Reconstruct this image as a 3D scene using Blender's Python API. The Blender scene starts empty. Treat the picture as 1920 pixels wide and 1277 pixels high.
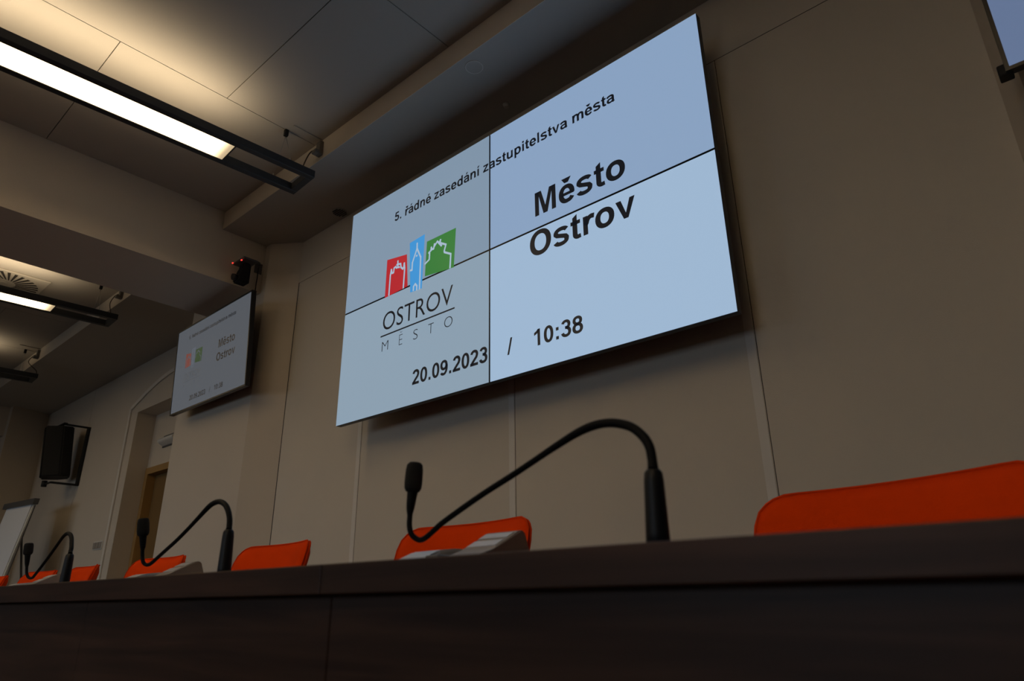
import bpy, bmesh, math, random
from mathutils import Vector, Matrix

# ------------------------------------------------------------------ camera
scn = bpy.context.scene
COL = scn.collection
H = 0.71                                   # lens height above the floor
R = ((0.748, -0.246, -0.617), (0.664, 0.262, 0.700), (-0.011, -0.933, 0.359))   # world axes seen from the camera
fwd = Vector((R[0][2], R[1][2], R[2][2])).normalized()
dwn = Vector((R[0][1], R[1][1], R[2][1])); dwn = (dwn - fwd * dwn.dot(fwd)).normalized()
rgt = dwn.cross(fwd)
cd = bpy.data.cameras.new('camera')
cam = bpy.data.objects.new('camera', cd); COL.objects.link(cam)
M = Matrix((rgt, -dwn, -fwd)).transposed().to_4x4(); M.translation = (0, 0, H)
cam.matrix_world = M
cd.sensor_width = 36; cd.lens = 1282 / 1920 * 36
cd.clip_start = 0.02; cd.clip_end = 100
cd.dof.use_dof = True; cd.dof.focus_distance = 3.2; cd.dof.aperture_fstop = 6.3
scn.camera = cam

# ------------------------------------------------------------------ world, light, exposure
scn.view_settings.view_transform = 'Standard'
try: scn.view_settings.look = 'None'
except Exception: pass
scn.view_settings.exposure = 0.0
scn.view_settings.gamma = 1.0
scn.view_settings.use_curve_mapping = False
w = bpy.data.worlds.new('world'); scn.world = w; w.use_nodes = True
w.node_tree.nodes['Background'].inputs[0].default_value = (0.55, 0.72, 1.0, 1)
w.node_tree.nodes['Background'].inputs[1].default_value = 0.02

WINDOW_POWER = 14.5
LAMP_DOWN = 4.9
LAMP_UP = 10.5
SCREEN = 1.0

def area(name, loc, size, size_y, power, color, rot, spread=180):
    l = bpy.data.lights.new(name, 'AREA'); l.shape = 'RECTANGLE'; l.size = size; l.size_y = size_y
    l.energy = power; l.color = color; l.spread = math.radians(spread)
    o = bpy.data.objects.new(name, l); COL.objects.link(o); o.location = loc; o.rotation_euler = rot
    return o
WIN_X = (-9.6, -7.4, -5.3, -0.9)
for x in WIN_X:                            # daylight entering through the windows of the wall behind the camera
    area('window_daylight', (x, -4.80, 1.75), 1.25, 1.45, WINDOW_POWER, (0.66, 0.82, 1.0), (math.radians(54), 0, 0), 110)

# ------------------------------------------------------------------ materials
def mat(name, color, rough=0.6, metal=0.0, bump=0.0, bscale=80, emit=None, estr=0.0, var=0.0, vscale=3, spec=None):
    m = bpy.data.materials.new(name); m.use_nodes = True
    nt = m.node_tree; b = nt.nodes['Principled BSDF']
    b.inputs['Base Color'].default_value = (*color, 1); b.inputs['Roughness'].default_value = rough
    b.inputs['Metallic'].default_value = metal
    if spec is not None: b.inputs['Specular IOR Level'].default_value = spec
    tc = nt.nodes.new('ShaderNodeTexCoord')
    if var:
        n = nt.nodes.new('ShaderNodeTexNoise'); n.inputs['Scale'].default_value = vscale; n.inputs['Detail'].default_value = 4
        mr = nt.nodes.new('ShaderNodeMapRange'); mr.inputs[3].default_value = 1 - var; mr.inputs[4].default_value = 1 + var
        mx = nt.nodes.new('ShaderNodeVectorMath'); mx.operation = 'SCALE'; mx.inputs[0].default_value = color
        nt.links.new(tc.outputs['Object'], n.inputs['Vector']); nt.links.new(n.outputs['Fac'], mr.inputs[0])
        nt.links.new(mr.outputs[0], mx.inputs['Scale']); nt.links.new(mx.outputs[0], b.inputs['Base Color'])
    if bump:
        n = nt.nodes.new('ShaderNodeTexNoise'); n.inputs['Scale'].default_value = bscale; n.inputs['Detail'].default_value = 3
        bp = nt.nodes.new('ShaderNodeBump'); bp.inputs['Strength'].default_value = bump; bp.inputs['Distance'].default_value = 0.002
        nt.links.new(tc.outputs['Object'], n.inputs['Vector']); nt.links.new(n.outputs['Fac'], bp.inputs['Height'])
        nt.links.new(bp.outputs[0], b.inputs['Normal'])
    if emit:
        b.inputs['Emission Color'].default_value = (*emit, 1); b.inputs['Emission Strength'].default_value = estr
    return m

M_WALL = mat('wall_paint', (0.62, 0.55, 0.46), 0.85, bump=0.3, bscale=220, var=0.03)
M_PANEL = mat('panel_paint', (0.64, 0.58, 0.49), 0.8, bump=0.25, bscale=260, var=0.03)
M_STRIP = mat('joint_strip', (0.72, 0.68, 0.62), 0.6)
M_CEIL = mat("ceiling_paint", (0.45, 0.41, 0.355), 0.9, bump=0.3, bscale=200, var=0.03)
M_FASCIA = mat('fascia_lit_paint', (0.74, 0.65, 0.53), 0.85, bump=0.3, bscale=200, var=0.03)  # brighter than the wall paint: light caught by the ledge put into its colour
M_GAP = mat('dark_gap', (0.03, 0.025, 0.02), 0.9)
M_FLOOR = mat('carpet', (0.065, 0.055, 0.05), 0.95, bump=0.6, bscale=300, var=0.15, vscale=20)
M_BLACK = mat('black_plastic', (0.006, 0.006, 0.006), 0.7, bump=0.1)
M_MIC = mat('black_rubberised_metal', (0.005, 0.006, 0.008), 0.5, spec=0.3)
M_NECK = mat('black_gooseneck', (0.004, 0.004, 0.005), 0.65, spec=0.15)
M_FOAM = mat('black_foam', (0.006, 0.006, 0.006), 0.95, bump=0.8, bscale=900)
M_BEZEL = mat('bezel', (0.008, 0.008, 0.009), 0.35)
M_LAMP = mat('graphite_metal', (0.045, 0.050, 0.056), 0.45, metal=0.3)
M_INK = mat('screen_black', (0.0, 0.0, 0.0), 0.4, emit=(0.006, 0.007, 0.010), estr=1.0)
M_ORANGE = mat('orange_fabric', (0.88, 0.060, 0.001), 0.95, bump=0.7, bscale=500, var=0.06, vscale=12, spec=0.08)
M_SEAM = mat('orange_piping', (0.78, 0.055, 0.002), 0.95, spec=0.08)
M_CHROME = mat('chrome', (0.6, 0.6, 0.6), 0.2, metal=1.0)
M_UNIT = mat('grey_unit_plastic', (0.34, 0.30, 0.265), 0.5)
M_UNITL = mat('light_unit_plastic', (0.56, 0.57, 0.60), 0.3)
M_UNITD = mat('dark_unit_plastic', (0.10, 0.10, 0.10), 0.4)
M_WHITE = mat('white_plastic', (0.75, 0.74, 0.70), 0.4)
M_PAPER = mat('flipchart_paper', (0.72, 0.74, 0.78), 0.8)
M_ALU = mat('grey_aluminium', (0.12, 0.12, 0.125), 0.5, metal=0.4)
M_FRAMEWOOD = mat('beech_door_frame', (0.38, 0.22, 0.07), 0.55, var=0.1, vscale=6)
M_DOOR = mat('door_leaf', (0.20, 0.115, 0.035), 0.55, var=0.1, vscale=6)
M_RED = mat('red_light', (0.3, 0, 0), 0.4, emit=(1.0, 0.06, 0.04), estr=1.2)
M_BOX = mat('junction_box', (0.17, 0.155, 0.13), 0.5)
M_CABLE = mat('brown_cable', (0.05, 0.03, 0.015), 0.6)
M_VENT = mat('vent_plate', (0.55, 0.50, 0.42), 0.5)
M_GRILLE = mat('dark_grille', (0.06, 0.055, 0.05), 0.6)
M_STEEL = mat('steel', (0.5, 0.5, 0.5), 0.3, metal=1.0)
def lamp_mat():                               # the tubes stop short of the diffuser's end, which glows less
    m = mat('diffuser', (0.9, 0.88, 0.8), 0.5, emit=(1.0, 0.74, 0.41), estr=LAMP_DOWN)
    nt = m.node_tree; b = nt.nodes['Principled BSDF']; tc = nt.nodes.new('ShaderNodeTexCoord'); sp = nt.nodes.new('ShaderNodeSeparateXYZ')
    mr = nt.nodes.new('ShaderNodeMapRange'); mr.interpolation_type = 'SMOOTHSTEP'
    mr.inputs[1].default_value = -0.485; mr.inputs[2].default_value = -0.58; mr.inputs[3].default_value = 0.55; mr.inputs[4].default_value = LAMP_DOWN
    nt.links.new(tc.outputs['Object'], sp.inputs[0]); nt.links.new(sp.outputs['Y'], mr.inputs[0]); nt.links.new(mr.outputs[0], b.inputs['Emission Strength'])
    return m
M_LIGHT = lamp_mat()
M_GLASS = mat('window_daylight_pane', (0.5, 0.6, 0.7), 0.1)

def wood():
    m = bpy.data.materials.new('dark_wenge'); m.use_nodes = True
    nt = m.node_tree; b = nt.nodes['Principled BSDF']
    tc = nt.nodes.new('ShaderNodeTexCoord'); mp = nt.nodes.new('ShaderNodeMapping'); mp.inputs['Scale'].default_value = (1.2, 9, 22)
    n = nt.nodes.new('ShaderNodeTexNoise'); n.inputs['Scale'].default_value = 2.2; n.inputs['Detail'].default_value = 6; n.inputs['Distortion'].default_value = 0.6
    cr = nt.nodes.new('ShaderNodeValToRGB'); cr.color_ramp.elements[0].position = 0.35; cr.color_ramp.elements[0].color = (0.020, 0.0075, 0.0035, 1)
    cr.color_ramp.elements[1].position = 0.7; cr.color_ramp.elements[1].color = (0.056, 0.026, 0.015, 1)
    L = nt.links.new
    L(tc.outputs['Object'], mp.inputs[0]); L(mp.outputs[0], n.inputs['Vector']); L(n.outputs['Fac'], cr.inputs[0]); L(cr.outputs[0], b.inputs['Base Color'])
    bp = nt.nodes.new('ShaderNodeBump'); bp.inputs['Strength'].default_value = 0.15; bp.inputs['Distance'].default_value = 0.001
    L(n.outputs['Fac'], bp.inputs['Height']); L(bp.outputs[0], b.inputs['Normal'])
    b.inputs['Roughness'].default_value = 0.5
    b.inputs['Specular IOR Level'].default_value = 0.3
    return m
M_WOOD = wood()

def screen_mat(name, col, s):
    return mat(name, (0.06, 0.06, 0.06), 0.7, emit=col, estr=s * SCREEN, spec=0.12)
M_SCR = {'tl': screen_mat('screen_top_left', (0.212, 0.292, 0.388), 1), 'tr': screen_mat('screen_top_right', (0.246, 0.355, 0.528), 1),  # left panels dimmer: viewing-angle falloff put into each panel's emission
         'bl': screen_mat('screen_bottom_left', (0.250, 0.338, 0.425), 1), 'br': screen_mat('screen_bottom_right', (0.335, 0.468, 0.635), 1)}
M_TV = screen_mat('television_screen', (0.080, 0.089, 0.103), 1)
M_TV2 = screen_mat('television_screen_bright', (0.12, 0.17, 0.29), 1)
M_LRED = mat('logo_red', (0, 0, 0), 0.4, emit=(0.44, 0.020, 0.028), estr=1)
M_LBLUE = mat('logo_blue', (0, 0, 0), 0.4, emit=(0.045, 0.285, 0.64), estr=1)
M_LGREEN = mat('logo_green', (0, 0, 0), 0.4, emit=(0.028, 0.185, 0.038), estr=1)
M_LWHITE = mat('logo_line', (0, 0, 0), 0.4, emit=(0.36, 0.47, 0.60), estr=1)
M_TRED = mat('television_logo_red', (0, 0, 0), 0.4, emit=(0.150, 0.040, 0.035), estr=1)
M_TBLUE = mat('television_logo_blue', (0, 0, 0), 0.4, emit=(0.075, 0.095, 0.125), estr=1)
M_TGREEN = mat('television_logo_green', (0, 0, 0), 0.4, emit=(0.020, 0.050, 0.022), estr=1)
M_TINK = mat('television_grey_ink', (0, 0, 0), 0.4, emit=(0.055, 0.062, 0.070), estr=1)

# ------------------------------------------------------------------ helpers
def add_box(bm, lo, hi, bev=0.0, seg=2):
    t = bmesh.new(); bmesh.ops.create_cube(t, size=1)
    for v in t.verts:
        v.co = Vector([(lo[i] + hi[i]) / 2 + v.co[i] * (hi[i] - lo[i]) for i in range(3)])
    if bev: bmesh.ops.bevel(t, geom=t.edges[:], offset=bev, segments=seg, affect='EDGES', profile=0.5)
    join(bm, t)
def join(bm, t, mtx=None):
    mp = {}
    for v in t.verts: mp[v] = bm.verts.new(mtx @ v.co if mtx else v.co)
    for f in t.faces:
        try: nf = bm.faces.new([mp[v] for v in f.verts]); nf.smooth = f.smooth
        except ValueError: pass
    t.free()
def box(lo, hi, bev=0.0, seg=2):
    bm = bmesh.new(); add_box(bm, lo, hi, bev, seg); return bm
def add_prism(bm, pts, d, axis=2, base=0.0):
    """pts in the two other axes (in x,y,z order), extruded along axis from base to base+d"""
    def mk(p, h):
        q = list(p); q.insert(axis, h); return bm.verts.new(q)
    a = [mk(p, base) for p in pts]; b = [mk(p, base + d) for p in pts]
    n = len(pts)
    bm.faces.new(a); bm.faces.new(b[::-1])
    for i in range(n): bm.faces.new((a[i], b[i], b[(i + 1) % n], a[(i + 1) % n]))
def prism(pts, d, axis=2, base=0.0):
    bm = bmesh.new(); add_prism(bm, pts, d, axis, base); return bm
def catmull(pts, n=6):
    P = [Vector(p) for p in pts]; out = []
    for i in range(len(P) - 1):
        p0 = P[max(i - 1, 0)]; p1 = P[i]; p2 = P[i + 1]; p3 = P[min(i + 2, len(P) - 1)]
        for k in range(n):
            t = k / n
            out.append(0.5 * ((2 * p1) + (p2 - p0) * t + (2 * p0 - 5 * p1 + 4 * p2 - p3) * t * t + (3 * p1 - p0 - 3 * p2 + p3) * t ** 3))
    out.append(P[-1]); return out
def add_tube(bm, pts, rad, seg=10, cap=True):
    pts = [Vector(p) for p in pts]
    rs = rad if isinstance(rad, (list, tuple)) else [rad] * len(pts)
    T = []
    for i in range(len(pts)):
        a = pts[max(i - 1, 0)]; b = pts[min(i + 1, len(pts) - 1)]; T.append((b - a).normalized())
    up = Vector((0, 0, 1)) if abs(T[0].z) < 0.9 else Vector((1, 0, 0))
    nrm = T[0].cross(up).normalized(); rings = []
    for i, p in enumerate(pts):
        nrm = (nrm - T[i] * nrm.dot(T[i])).normalized(); bn = T[i].cross(nrm)
        rings.append([bm.verts.new(p + (nrm * math.cos(a) + bn * math.sin(a)) * rs[i]) for a in [2 * math.pi * k / seg for k in range(seg)]])
    for a, b in zip(rings, rings[1:]):
        for k in range(seg):
            f = bm.faces.new((a[k], a[(k + 1) % seg], b[(k + 1) % seg], b[k])); f.smooth = True
    if cap: bm.faces.new(rings[0][::-1]); bm.faces.new(rings[-1])
def tube(pts, rad, seg=10):
    bm = bmesh.new(); add_tube(bm, pts, rad, seg); return bm
def xform(bm, mtx):
    bmesh.ops.transform(bm, matrix=mtx, verts=bm.verts[:]); return bm
def obj(name, bm, m, parent=None, smooth=False):
    bmesh.ops.recalc_face_normals(bm, faces=bm.faces[:])
    me = bpy.data.meshes.new(name); bm.to_mesh(me); bm.free(); me.materials.append(m)
    if smooth:
        for p in me.polygons: p.use_smooth = True
    o = bpy.data.objects.new(name, me); COL.objects.link(o)
    if parent: o.parent = parent
    return o
def tag(o, label=None, cat=None, group=None, kind=None):
    if label: o['label'] = label
    if cat: o['category'] = cat
    if group: o['group'] = group
    if kind: o['kind'] = kind
    return o
def thing(name, label, cat, loc=(0, 0, 0), rot=(0, 0, 0), group=None):
    o = bpy.data.objects.new(name, None); COL.objects.link(o); o.location = loc; o.rotation_euler = rot
    o.empty_display_size = 0.1
    return tag(o, label, cat, group)
def struct(name, bm, m, label, cat='wall', parent=None):
    o = obj(name, bm, m, parent)
    if not parent: tag(o, label, cat, kind='structure')
    return o
def copy_tree(o, parent=None):
    c = o.copy(); COL.objects.link(c)
    if parent: c.parent = parent
    for ch in [x for x in bpy.data.objects if x.parent == o]: copy_tree(ch, c)
    return c
rad = math.radians

# ------------------------------------------------------------------ setting (x along the screen wall, y towards it, z up)
YW = 2.415; YF = 2.26; YW2 = 2.75; YL = 1.905
ZC = 2.75 + H; ZS = 2.605 + H; ZB = 2.205 + H; XB = -4.52; XB2 = -5.24
CL0, CL1 = -4.25, -4.455       # left splay: back corner, front corner
CR0, CR1 = 0.013, 0.068        # right splay
XE = 5.0; XWEST = -14.0; YBACK = -5.0
struct('floor', box((XWEST, YBACK, -0.1), (XE, 4.0, 0)), M_FLOOR, 'dark carpeted floor under the conference desk', 'floor')
wf = struct('wall_front', box((CL0 - 0.02, YW + 0.015, 0), (CR0 + 0.02, YW + 0.2, ZC + 0.1)), M_GAP, 'panelled wall behind the big four part video screen')
joints = [CL0 + 0.004, -3.335, -2.115, -0.903, CR0]
PT = 2.26 + H
for a, b in zip(joints, joints[1:]):
    g = 0.0013
    obj('wall_panel', box((a + g, YW, 0.0), (b - (g if b < CR0 else -0.003), YW + 0.015, PT - 0.003), 0.0008, 1), M_PANEL, wf)
obj('wall_panel', box((CL0 - 0.02, YW, PT), (CR0 + 0.003, YW + 0.015, ZS + 0.05)), M_PANEL, wf)
for x in joints[1:-1]:
    obj('joint_strip', box((x - 0.040, YW - 0.0015, 0.0), (x - 0.004, YW, PT - 0.006), 0.0007, 1), M_STRIP, wf)
for x in joints[1:-1]: obj('gap_shade_strip', box((x - 0.0013, YW + 0.0008, 0.0), (x + 0.0013, YW + 0.014, PT - 0.003)), M_GAP, wf)  # dark strips set almost flush, painting the shade inside the panel gaps
obj('gap_shade_strip', box((CL0 + 0.004, YW + 0.0012, PT - 0.003), (CR0, YW + 0.014, PT)), M_GAP, wf)
obj('gap_shade_strip', box((CL0 - 0.001, YW - 0.0012, 0.0), (CL0 + 0.0048, YW + 0.014, PT)), M_GAP, wf)  # dark strip standing proud to draw the shadow gap beside the pier
def pier(name, pts, label, z1=ZC + 0.1):
    return struct(name, prism(pts, z1, 2, 0.0), M_WALL, label, 'column')
pier('column', [(CL1, YF), (CL0, YW), (CL0 + 0.001, YW2 + 0.3), (-5.66, YW2 + 0.3), (-5.66, YF)], 'cream wall pier carrying the wall television and the black camera')
pier('column', [(CR1, YF), (1.35, YF), (1.35, YW2), (CR0 - 0.0, YW2), (CR0, YW)], 'wall pier at the right edge behind the cropped television')
pier('column', [(-11.12, YF), (-11.32, YW2), (-12.4, YW2), (-12.4, YF)], 'farthest wall pier beyond the flipchart at the left edge')
struct('wall_right', box((XE, YBACK, 0), (XE + 0.2, 4.0, ZC + 0.3)), M_WALL, 'side wall beyond the right edge')
struct('wall_left', box((XWEST - 0.2, YBACK, 0), (XWEST, 4.0, ZC + 0.3)), M_WALL, 'far end wall beyond the last pier')
for x0, x1, lb in ((1.35, XE, 'wall bay right of the right pier'), (XWEST, -12.4, 'wall bay beyond the farthest pier')):
    struct('wall_front', box((x0, YW2, 0), (x1, YW2 + 0.2, ZC + 0.3)), M_WALL, lb)
# far bay wall with the door niche
NX0, NX1, NZ = -7.94, -6.1, 2.015 + H
wn = bmesh.new()
add_box(wn, (-11.34, YW2, 0), (-9.505, YW2 + 0.35, ZC + 0.1))
add_box(wn, (-9.50, YW2, 0), (NX0, YW2 + 0.35, ZC + 0.1))
add_box(wn, (NX1, YW2, 0), (-5.6, YW2 + 0.35, ZC + 0.1))
add_box(wn, (NX0, YW2, NZ), (NX1, YW2 + 0.35, ZC + 0.1))
wn = struct('wall_front', wn, M_WALL, 'cream wall of the far bay with the arched door niche')
YN = 2.95
DX0, DX1, DZ = -7.86, -6.75, 1.345 + H
nb = bmesh.new()
add_box(nb, (NX0 - 0.1, YN, 0), (DX0 - 0.07, YN + 0.15, NZ + 0.1)); add_box(nb, (DX1 + 0.07, YN, 0), (NX1 + 0.1, YN + 0.15, NZ + 0.1))
add_box(nb, (DX0 - 0.07, YN, DZ + 0.07), (DX1 + 0.07, YN + 0.15, NZ + 0.1))
obj('niche_back', nb, M_WALL, wn)
# arched trim round the niche
arch = [(-8.10, YW2 - 0.003, 0.0), (-8.13, YW2 - 0.003, 1.7), (-8.14, YW2 - 0.003, 2.085 + H)]
for k in range(1, 13):
    t = k / 12; arch.append((-8.14 + t * 2.2, YW2 - 0.003, 2.085 + H + 0.24 * math.sin(math.pi * t)))
tb = bmesh.new(); 
for a, b in zip(arch, arch[1:]):
    a = Vector(a); b = Vector(b); d = (b - a).normalized(); nn = Vector((-d.z, 0, d.x)) * 0.022
    vs = [a - nn, b - nn, b + nn, a + nn]; lo = [tb.verts.new(v) for v in vs]; hi = [tb.verts.new(v + Vector((0, -0.012, 0))) for v in vs]
    tb.faces.new(lo); tb.faces.new(hi[::-1])
    for i in range(4): tb.faces.new((lo[i], hi[i], hi[(i + 1) % 4], lo[(i + 1) % 4]))
struct('trim_1', tb, M_STRIP, 'raised arched moulding round the door niche', 'trim')
dr = thing('door_1', 'brown door with a light wooden frame inside the arched niche', 'door', ((DX0 + DX1) / 2, YN, 0)); dr['kind'] = 'structure'
hw = (DX1 - DX0) / 2
fb = bmesh.new()
add_box(fb, (-hw - 0.07, -0.015, 0), (-hw, 0.10, DZ + 0.07)); add_box(fb, (hw, -0.015, 0), (hw + 0.07, 0.10, DZ + 0.07)); add_box(fb, (-hw, -0.015, DZ), (hw, 0.10, DZ + 0.07))
obj('door_frame', fb, M_FRAMEWOOD, dr)
obj('door_leaf', box((-hw + 0.004, 0.07, 0.01), (hw - 0.004, 0.11, DZ - 0.004), 0.003), M_DOOR, dr)
obj('door_handle', tube([(hw - 0.08, 0.07, 1.05), (hw - 0.08, 0.02, 1.05), (hw - 0.2, 0.02, 1.05)], 0.009), M_STEEL, dr)
# soffit + ledge, beams, ceiling panels
sof = struct('ceiling_soffit', box((XWEST, YL, ZS), (XE, YW2 + 0.2, ZC + 0.1)), M_CEIL, 'lowered ceiling strip along the screen wall with a cream edge lightened for the light it catches', 'ceiling')
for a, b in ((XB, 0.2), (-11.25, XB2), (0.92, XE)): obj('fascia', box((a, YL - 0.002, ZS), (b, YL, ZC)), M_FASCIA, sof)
struct('ceiling_beam', box((XB2, YBACK, ZB), (XB, YF + 0.01, ZC + 0.1)), M_WALL, 'deep ceiling beam running into the pier with the television', 'beam')
struct('ceiling_beam', box((-12.0, YBACK, ZB), (-11.25, YF + 0.01, ZC + 0.1)), M_WALL, 'farthest ceiling beam above the left pier', 'beam')
struct('ceiling_beam', box((0.2, YBACK, ZB), (0.92, YF + 0.01, ZC + 0.1)), M_WALL, 'ceiling beam above the camera on the right', 'beam')
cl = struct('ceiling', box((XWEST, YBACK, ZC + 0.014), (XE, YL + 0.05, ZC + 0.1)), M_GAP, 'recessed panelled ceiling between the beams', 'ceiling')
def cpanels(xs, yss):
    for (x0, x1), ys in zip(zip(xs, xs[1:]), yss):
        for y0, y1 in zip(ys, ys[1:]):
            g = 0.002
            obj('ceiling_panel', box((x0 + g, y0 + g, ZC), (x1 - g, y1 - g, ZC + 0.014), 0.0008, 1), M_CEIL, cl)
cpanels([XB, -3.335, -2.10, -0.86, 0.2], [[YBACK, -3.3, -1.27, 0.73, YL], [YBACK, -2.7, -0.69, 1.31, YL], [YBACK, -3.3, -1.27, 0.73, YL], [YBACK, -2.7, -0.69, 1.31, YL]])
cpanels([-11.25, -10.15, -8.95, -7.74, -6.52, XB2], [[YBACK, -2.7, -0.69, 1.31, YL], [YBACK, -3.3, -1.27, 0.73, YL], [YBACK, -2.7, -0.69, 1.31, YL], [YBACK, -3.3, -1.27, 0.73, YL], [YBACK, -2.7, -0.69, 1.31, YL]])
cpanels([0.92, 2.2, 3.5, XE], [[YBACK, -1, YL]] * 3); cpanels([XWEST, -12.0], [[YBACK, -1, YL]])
# back wall with windows
wb = bmesh.new(); xs = [XWEST]
for x in WIN_X: xs += [x - 0.7, x + 0.7]
xs.append(XE)
for i in range(0, len(xs), 2): add_box(wb, (xs[i], YBACK - 0.3, 0), (xs[i + 1], YBACK, ZC + 0.1))
for x in WIN_X:
    add_box(wb, (x - 0.7, YBACK - 0.3, 0), (x + 0.7, YBACK, 0.95)); add_box(wb, (x - 0.7, YBACK - 0.3, 2.55), (x + 0.7, YBACK, ZC + 0.1))
struct('wall_back', wb, M_WALL, 'window wall behind the camera')
for i, x in enumerate(WIN_X):
    wt = thing('window_%d' % (i + 1), 'tall window in the wall behind the camera', 'window', (x, YBACK - 0.12, 0.95)); wt['kind'] = 'structure'; wt['group'] = 'windows behind the camera'
    f = bmesh.new()
    for lo, hi in (((-0.7, 0, 0), (-0.64, 0.06, 1.6)), ((0.64, 0, 0), (0.7, 0.06, 1.6)), ((-0.64, 0, 0), (0.64, 0.06, 0.06)), ((-0.64, 0, 1.54), (0.64, 0.06, 1.6)), ((-0.03, 0, 0.06), (0.03, 0.06, 1.54))): add_box(f, lo, hi)
    obj('window_frame', f, M_WHITE, wt)
    obj('pane', box((-0.64, 0.02, 0.06), (0.64, 0.03, 1.54)), M_GLASS, wt)

# ------------------------------------------------------------------ screen content
def text_bm(s, bold, space=1.0):
    c = bpy.data.curves.new('t', 'FONT'); c.body = s; c.size = 1.0; c.offset = bold; c.space_character = space; c.resolution_u = 5
    o = bpy.data.objects.new('t', c); COL.objects.link(o)
    bpy.context.view_layer.update()
    dg = bpy.context.evaluated_depsgraph_get(); me = bpy.data.meshes.new_from_object(o.evaluated_get(dg))
    bm = bmesh.new(); bm.from_mesh(me); bpy.data.meshes.remove(me); bpy.data.objects.remove(o); bpy.data.curves.remove(c)
    return bm

# heavy grotesque lettering drawn with strokes: 1000 units per em, vertical stems 138 wide, horizontals 112
def arc(cx, cy, rx, ry, a0, a1, n=14):
    out = []
    for k in range(n + 1):
        t = math.radians(a0 + (a1 - a0) * k / n); c, q = math.cos(t), math.sin(t)
        out.append((cx + rx * math.copysign(abs(c) ** 0.92, c), cy + ry * math.copysign(abs(q) ** 0.92, q)))
    return out
def stroke(bm, pts, wv=138, wh=112):
    wv *= 1.06; wh *= 1.08
    n = len(pts); closed = (Vector(pts[0]) - Vector(pts[-1])).length < 1
    L = []; Rr = []
    for i in range(n):
        if closed: p0 = pts[i - 1] if i else pts[-2]; p1 = pts[i + 1] if i < n - 1 else pts[1]
        else: p0 = pts[max(i - 1, 0)]; p1 = pts[min(i + 1, n - 1)]
        a = Vector(pts[i]) - Vector(p0); b = Vector(p1) - Vector(pts[i])
        if a.length < 1e-6: a = b
        if b.length < 1e-6: b = a
        a.normalize(); b.normalize(); d = (a + b).normalized(); k = 1 / max(0.5, d.dot(a))
        nx, ny = -d.y, d.x
        off = Vector((nx * wv / 2, ny * wh / 2)) * k
        L.append(bm.verts.new((pts[i][0] + off.x, pts[i][1] + off.y, 0))); Rr.append(bm.verts.new((pts[i][0] - off.x, pts[i][1] - off.y, 0)))
    for i in range(n - 1): bm.faces.new((Rr[i], Rr[i + 1], L[i + 1], L[i]))
def poly(bm, pts): bm.faces.new([bm.verts.new((p[0], p[1], 0)) for p in pts])
def rect(bm, x0, y0, x1, y1): poly(bm, [(x0, y0), (x1, y0), (x1, y1), (x0, y1)])
def g_o(b): stroke(b, arc(305, 260, 197, 215, 0, 360, 28), 142, 114); return 611
def g_O(b): stroke(b, arc(389, 358, 270, 308, 0, 360, 32), 150, 122); return 778
def g_0(b): stroke(b, arc(277, 358, 172, 304, 0, 360, 28), 138, 112); return 556
def g_M(b):
    rect(b, 71, 0, 205, 716); rect(b, 630, 0, 764, 716)
    poly(b, [(71, 716), (281, 716), (418, 228), (418, 0), (351, 0), (205, 563), (150, 600)]); poly(b, [(764, 716), (555, 716), (418, 228), (418, 0), (486, 0), (630, 563), (680, 600)]); return 833
def g_n(b):
    rect(b, 66, 0, 203, 519); stroke(b, [(134, 300)] + arc(320, 290, 152, 183, 168, 90, 6)[0:] + arc(335, 330, 137, 143, 90, 0, 9)[1:] + [(472, 0)], 138, 112); return 611
def g_m(b):
    rect(b, 61, 0, 198, 519)
    stroke(b, [(130, 320)] + arc(285, 310, 130, 163, 165, 90, 5) + arc(300, 350, 144, 123, 90, 0, 8)[1:] + [(444, 0)], 138, 112)
    stroke(b, [(444, 320)] + arc(600, 310, 130, 163, 165, 90, 5) + arc(614, 350, 144, 123, 90, 0, 8)[1:] + [(758, 0)], 138, 112); return 889
def g_r(b):
    rect(b, 66, 0, 203, 519); stroke(b, [(134, 270)] + arc(330, 260, 165, 212, 165, 96, 7) + [(400, 458)], 132, 122); return 389
def g_u(b):
    rect(b, 403, 0, 540, 519); stroke(b, [(134, 519), (134, 190)] + arc(270, 190, 136, 143, 180, 270, 8)[1:] + arc(290, 230, 182, 183, 270, 345, 6), 138, 112); return 611
def g_i(b): rect(b, 72, 0, 209, 519); rect(b, 72, 589, 209, 716); return 278
def g_idotless(b): rect(b, 72, 0, 209, 519); return 278
def g_l(b): rect(b, 72, 0, 209, 716); return 278
def g_d(b): rect(b, 408, 0, 545, 716); stroke(b, arc(292, 260, 180, 215, 0, 360, 24), 140, 112); return 611
def g_p(b): rect(b, 68, -198, 205, 519); stroke(b, arc(320, 260, 182, 215, 0, 360, 24), 140, 112); return 611
def g_e(b):
    stroke(b, [(452, 232), (455, 262)] + arc(279, 262, 176, 213, 0, 285, 26)[1:] + arc(300, 262, 180, 212, 288, 325, 5), 140, 112); rect(b, 100, 212, 505, 300); return 556
def g_a(b):
    stroke(b, arc(270, 355, 200, 115, 165, 90, 7) + arc(290, 360, 145, 112, 90, 0, 8)[1:] + [(436, 130), (452, 50), (478, -2)], 138, 112)
    stroke(b, [(436, 305), (300, 272)] + arc(215, 158, 107, 108, 85, 270, 12) + arc(240, 180, 190, 130, 270, 330, 6), 132, 100); return 556
def g_s(b):
    stroke(b, arc(285, 372, 175, 102, 8, 180, 14)[1:] + [(112, 352), (160, 305), (280, 268), (405, 228), (445, 175), (445, 150)] + arc(270, 140, 175, 96, 355, 190, 12)[1:], 134, 108); return 556
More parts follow.
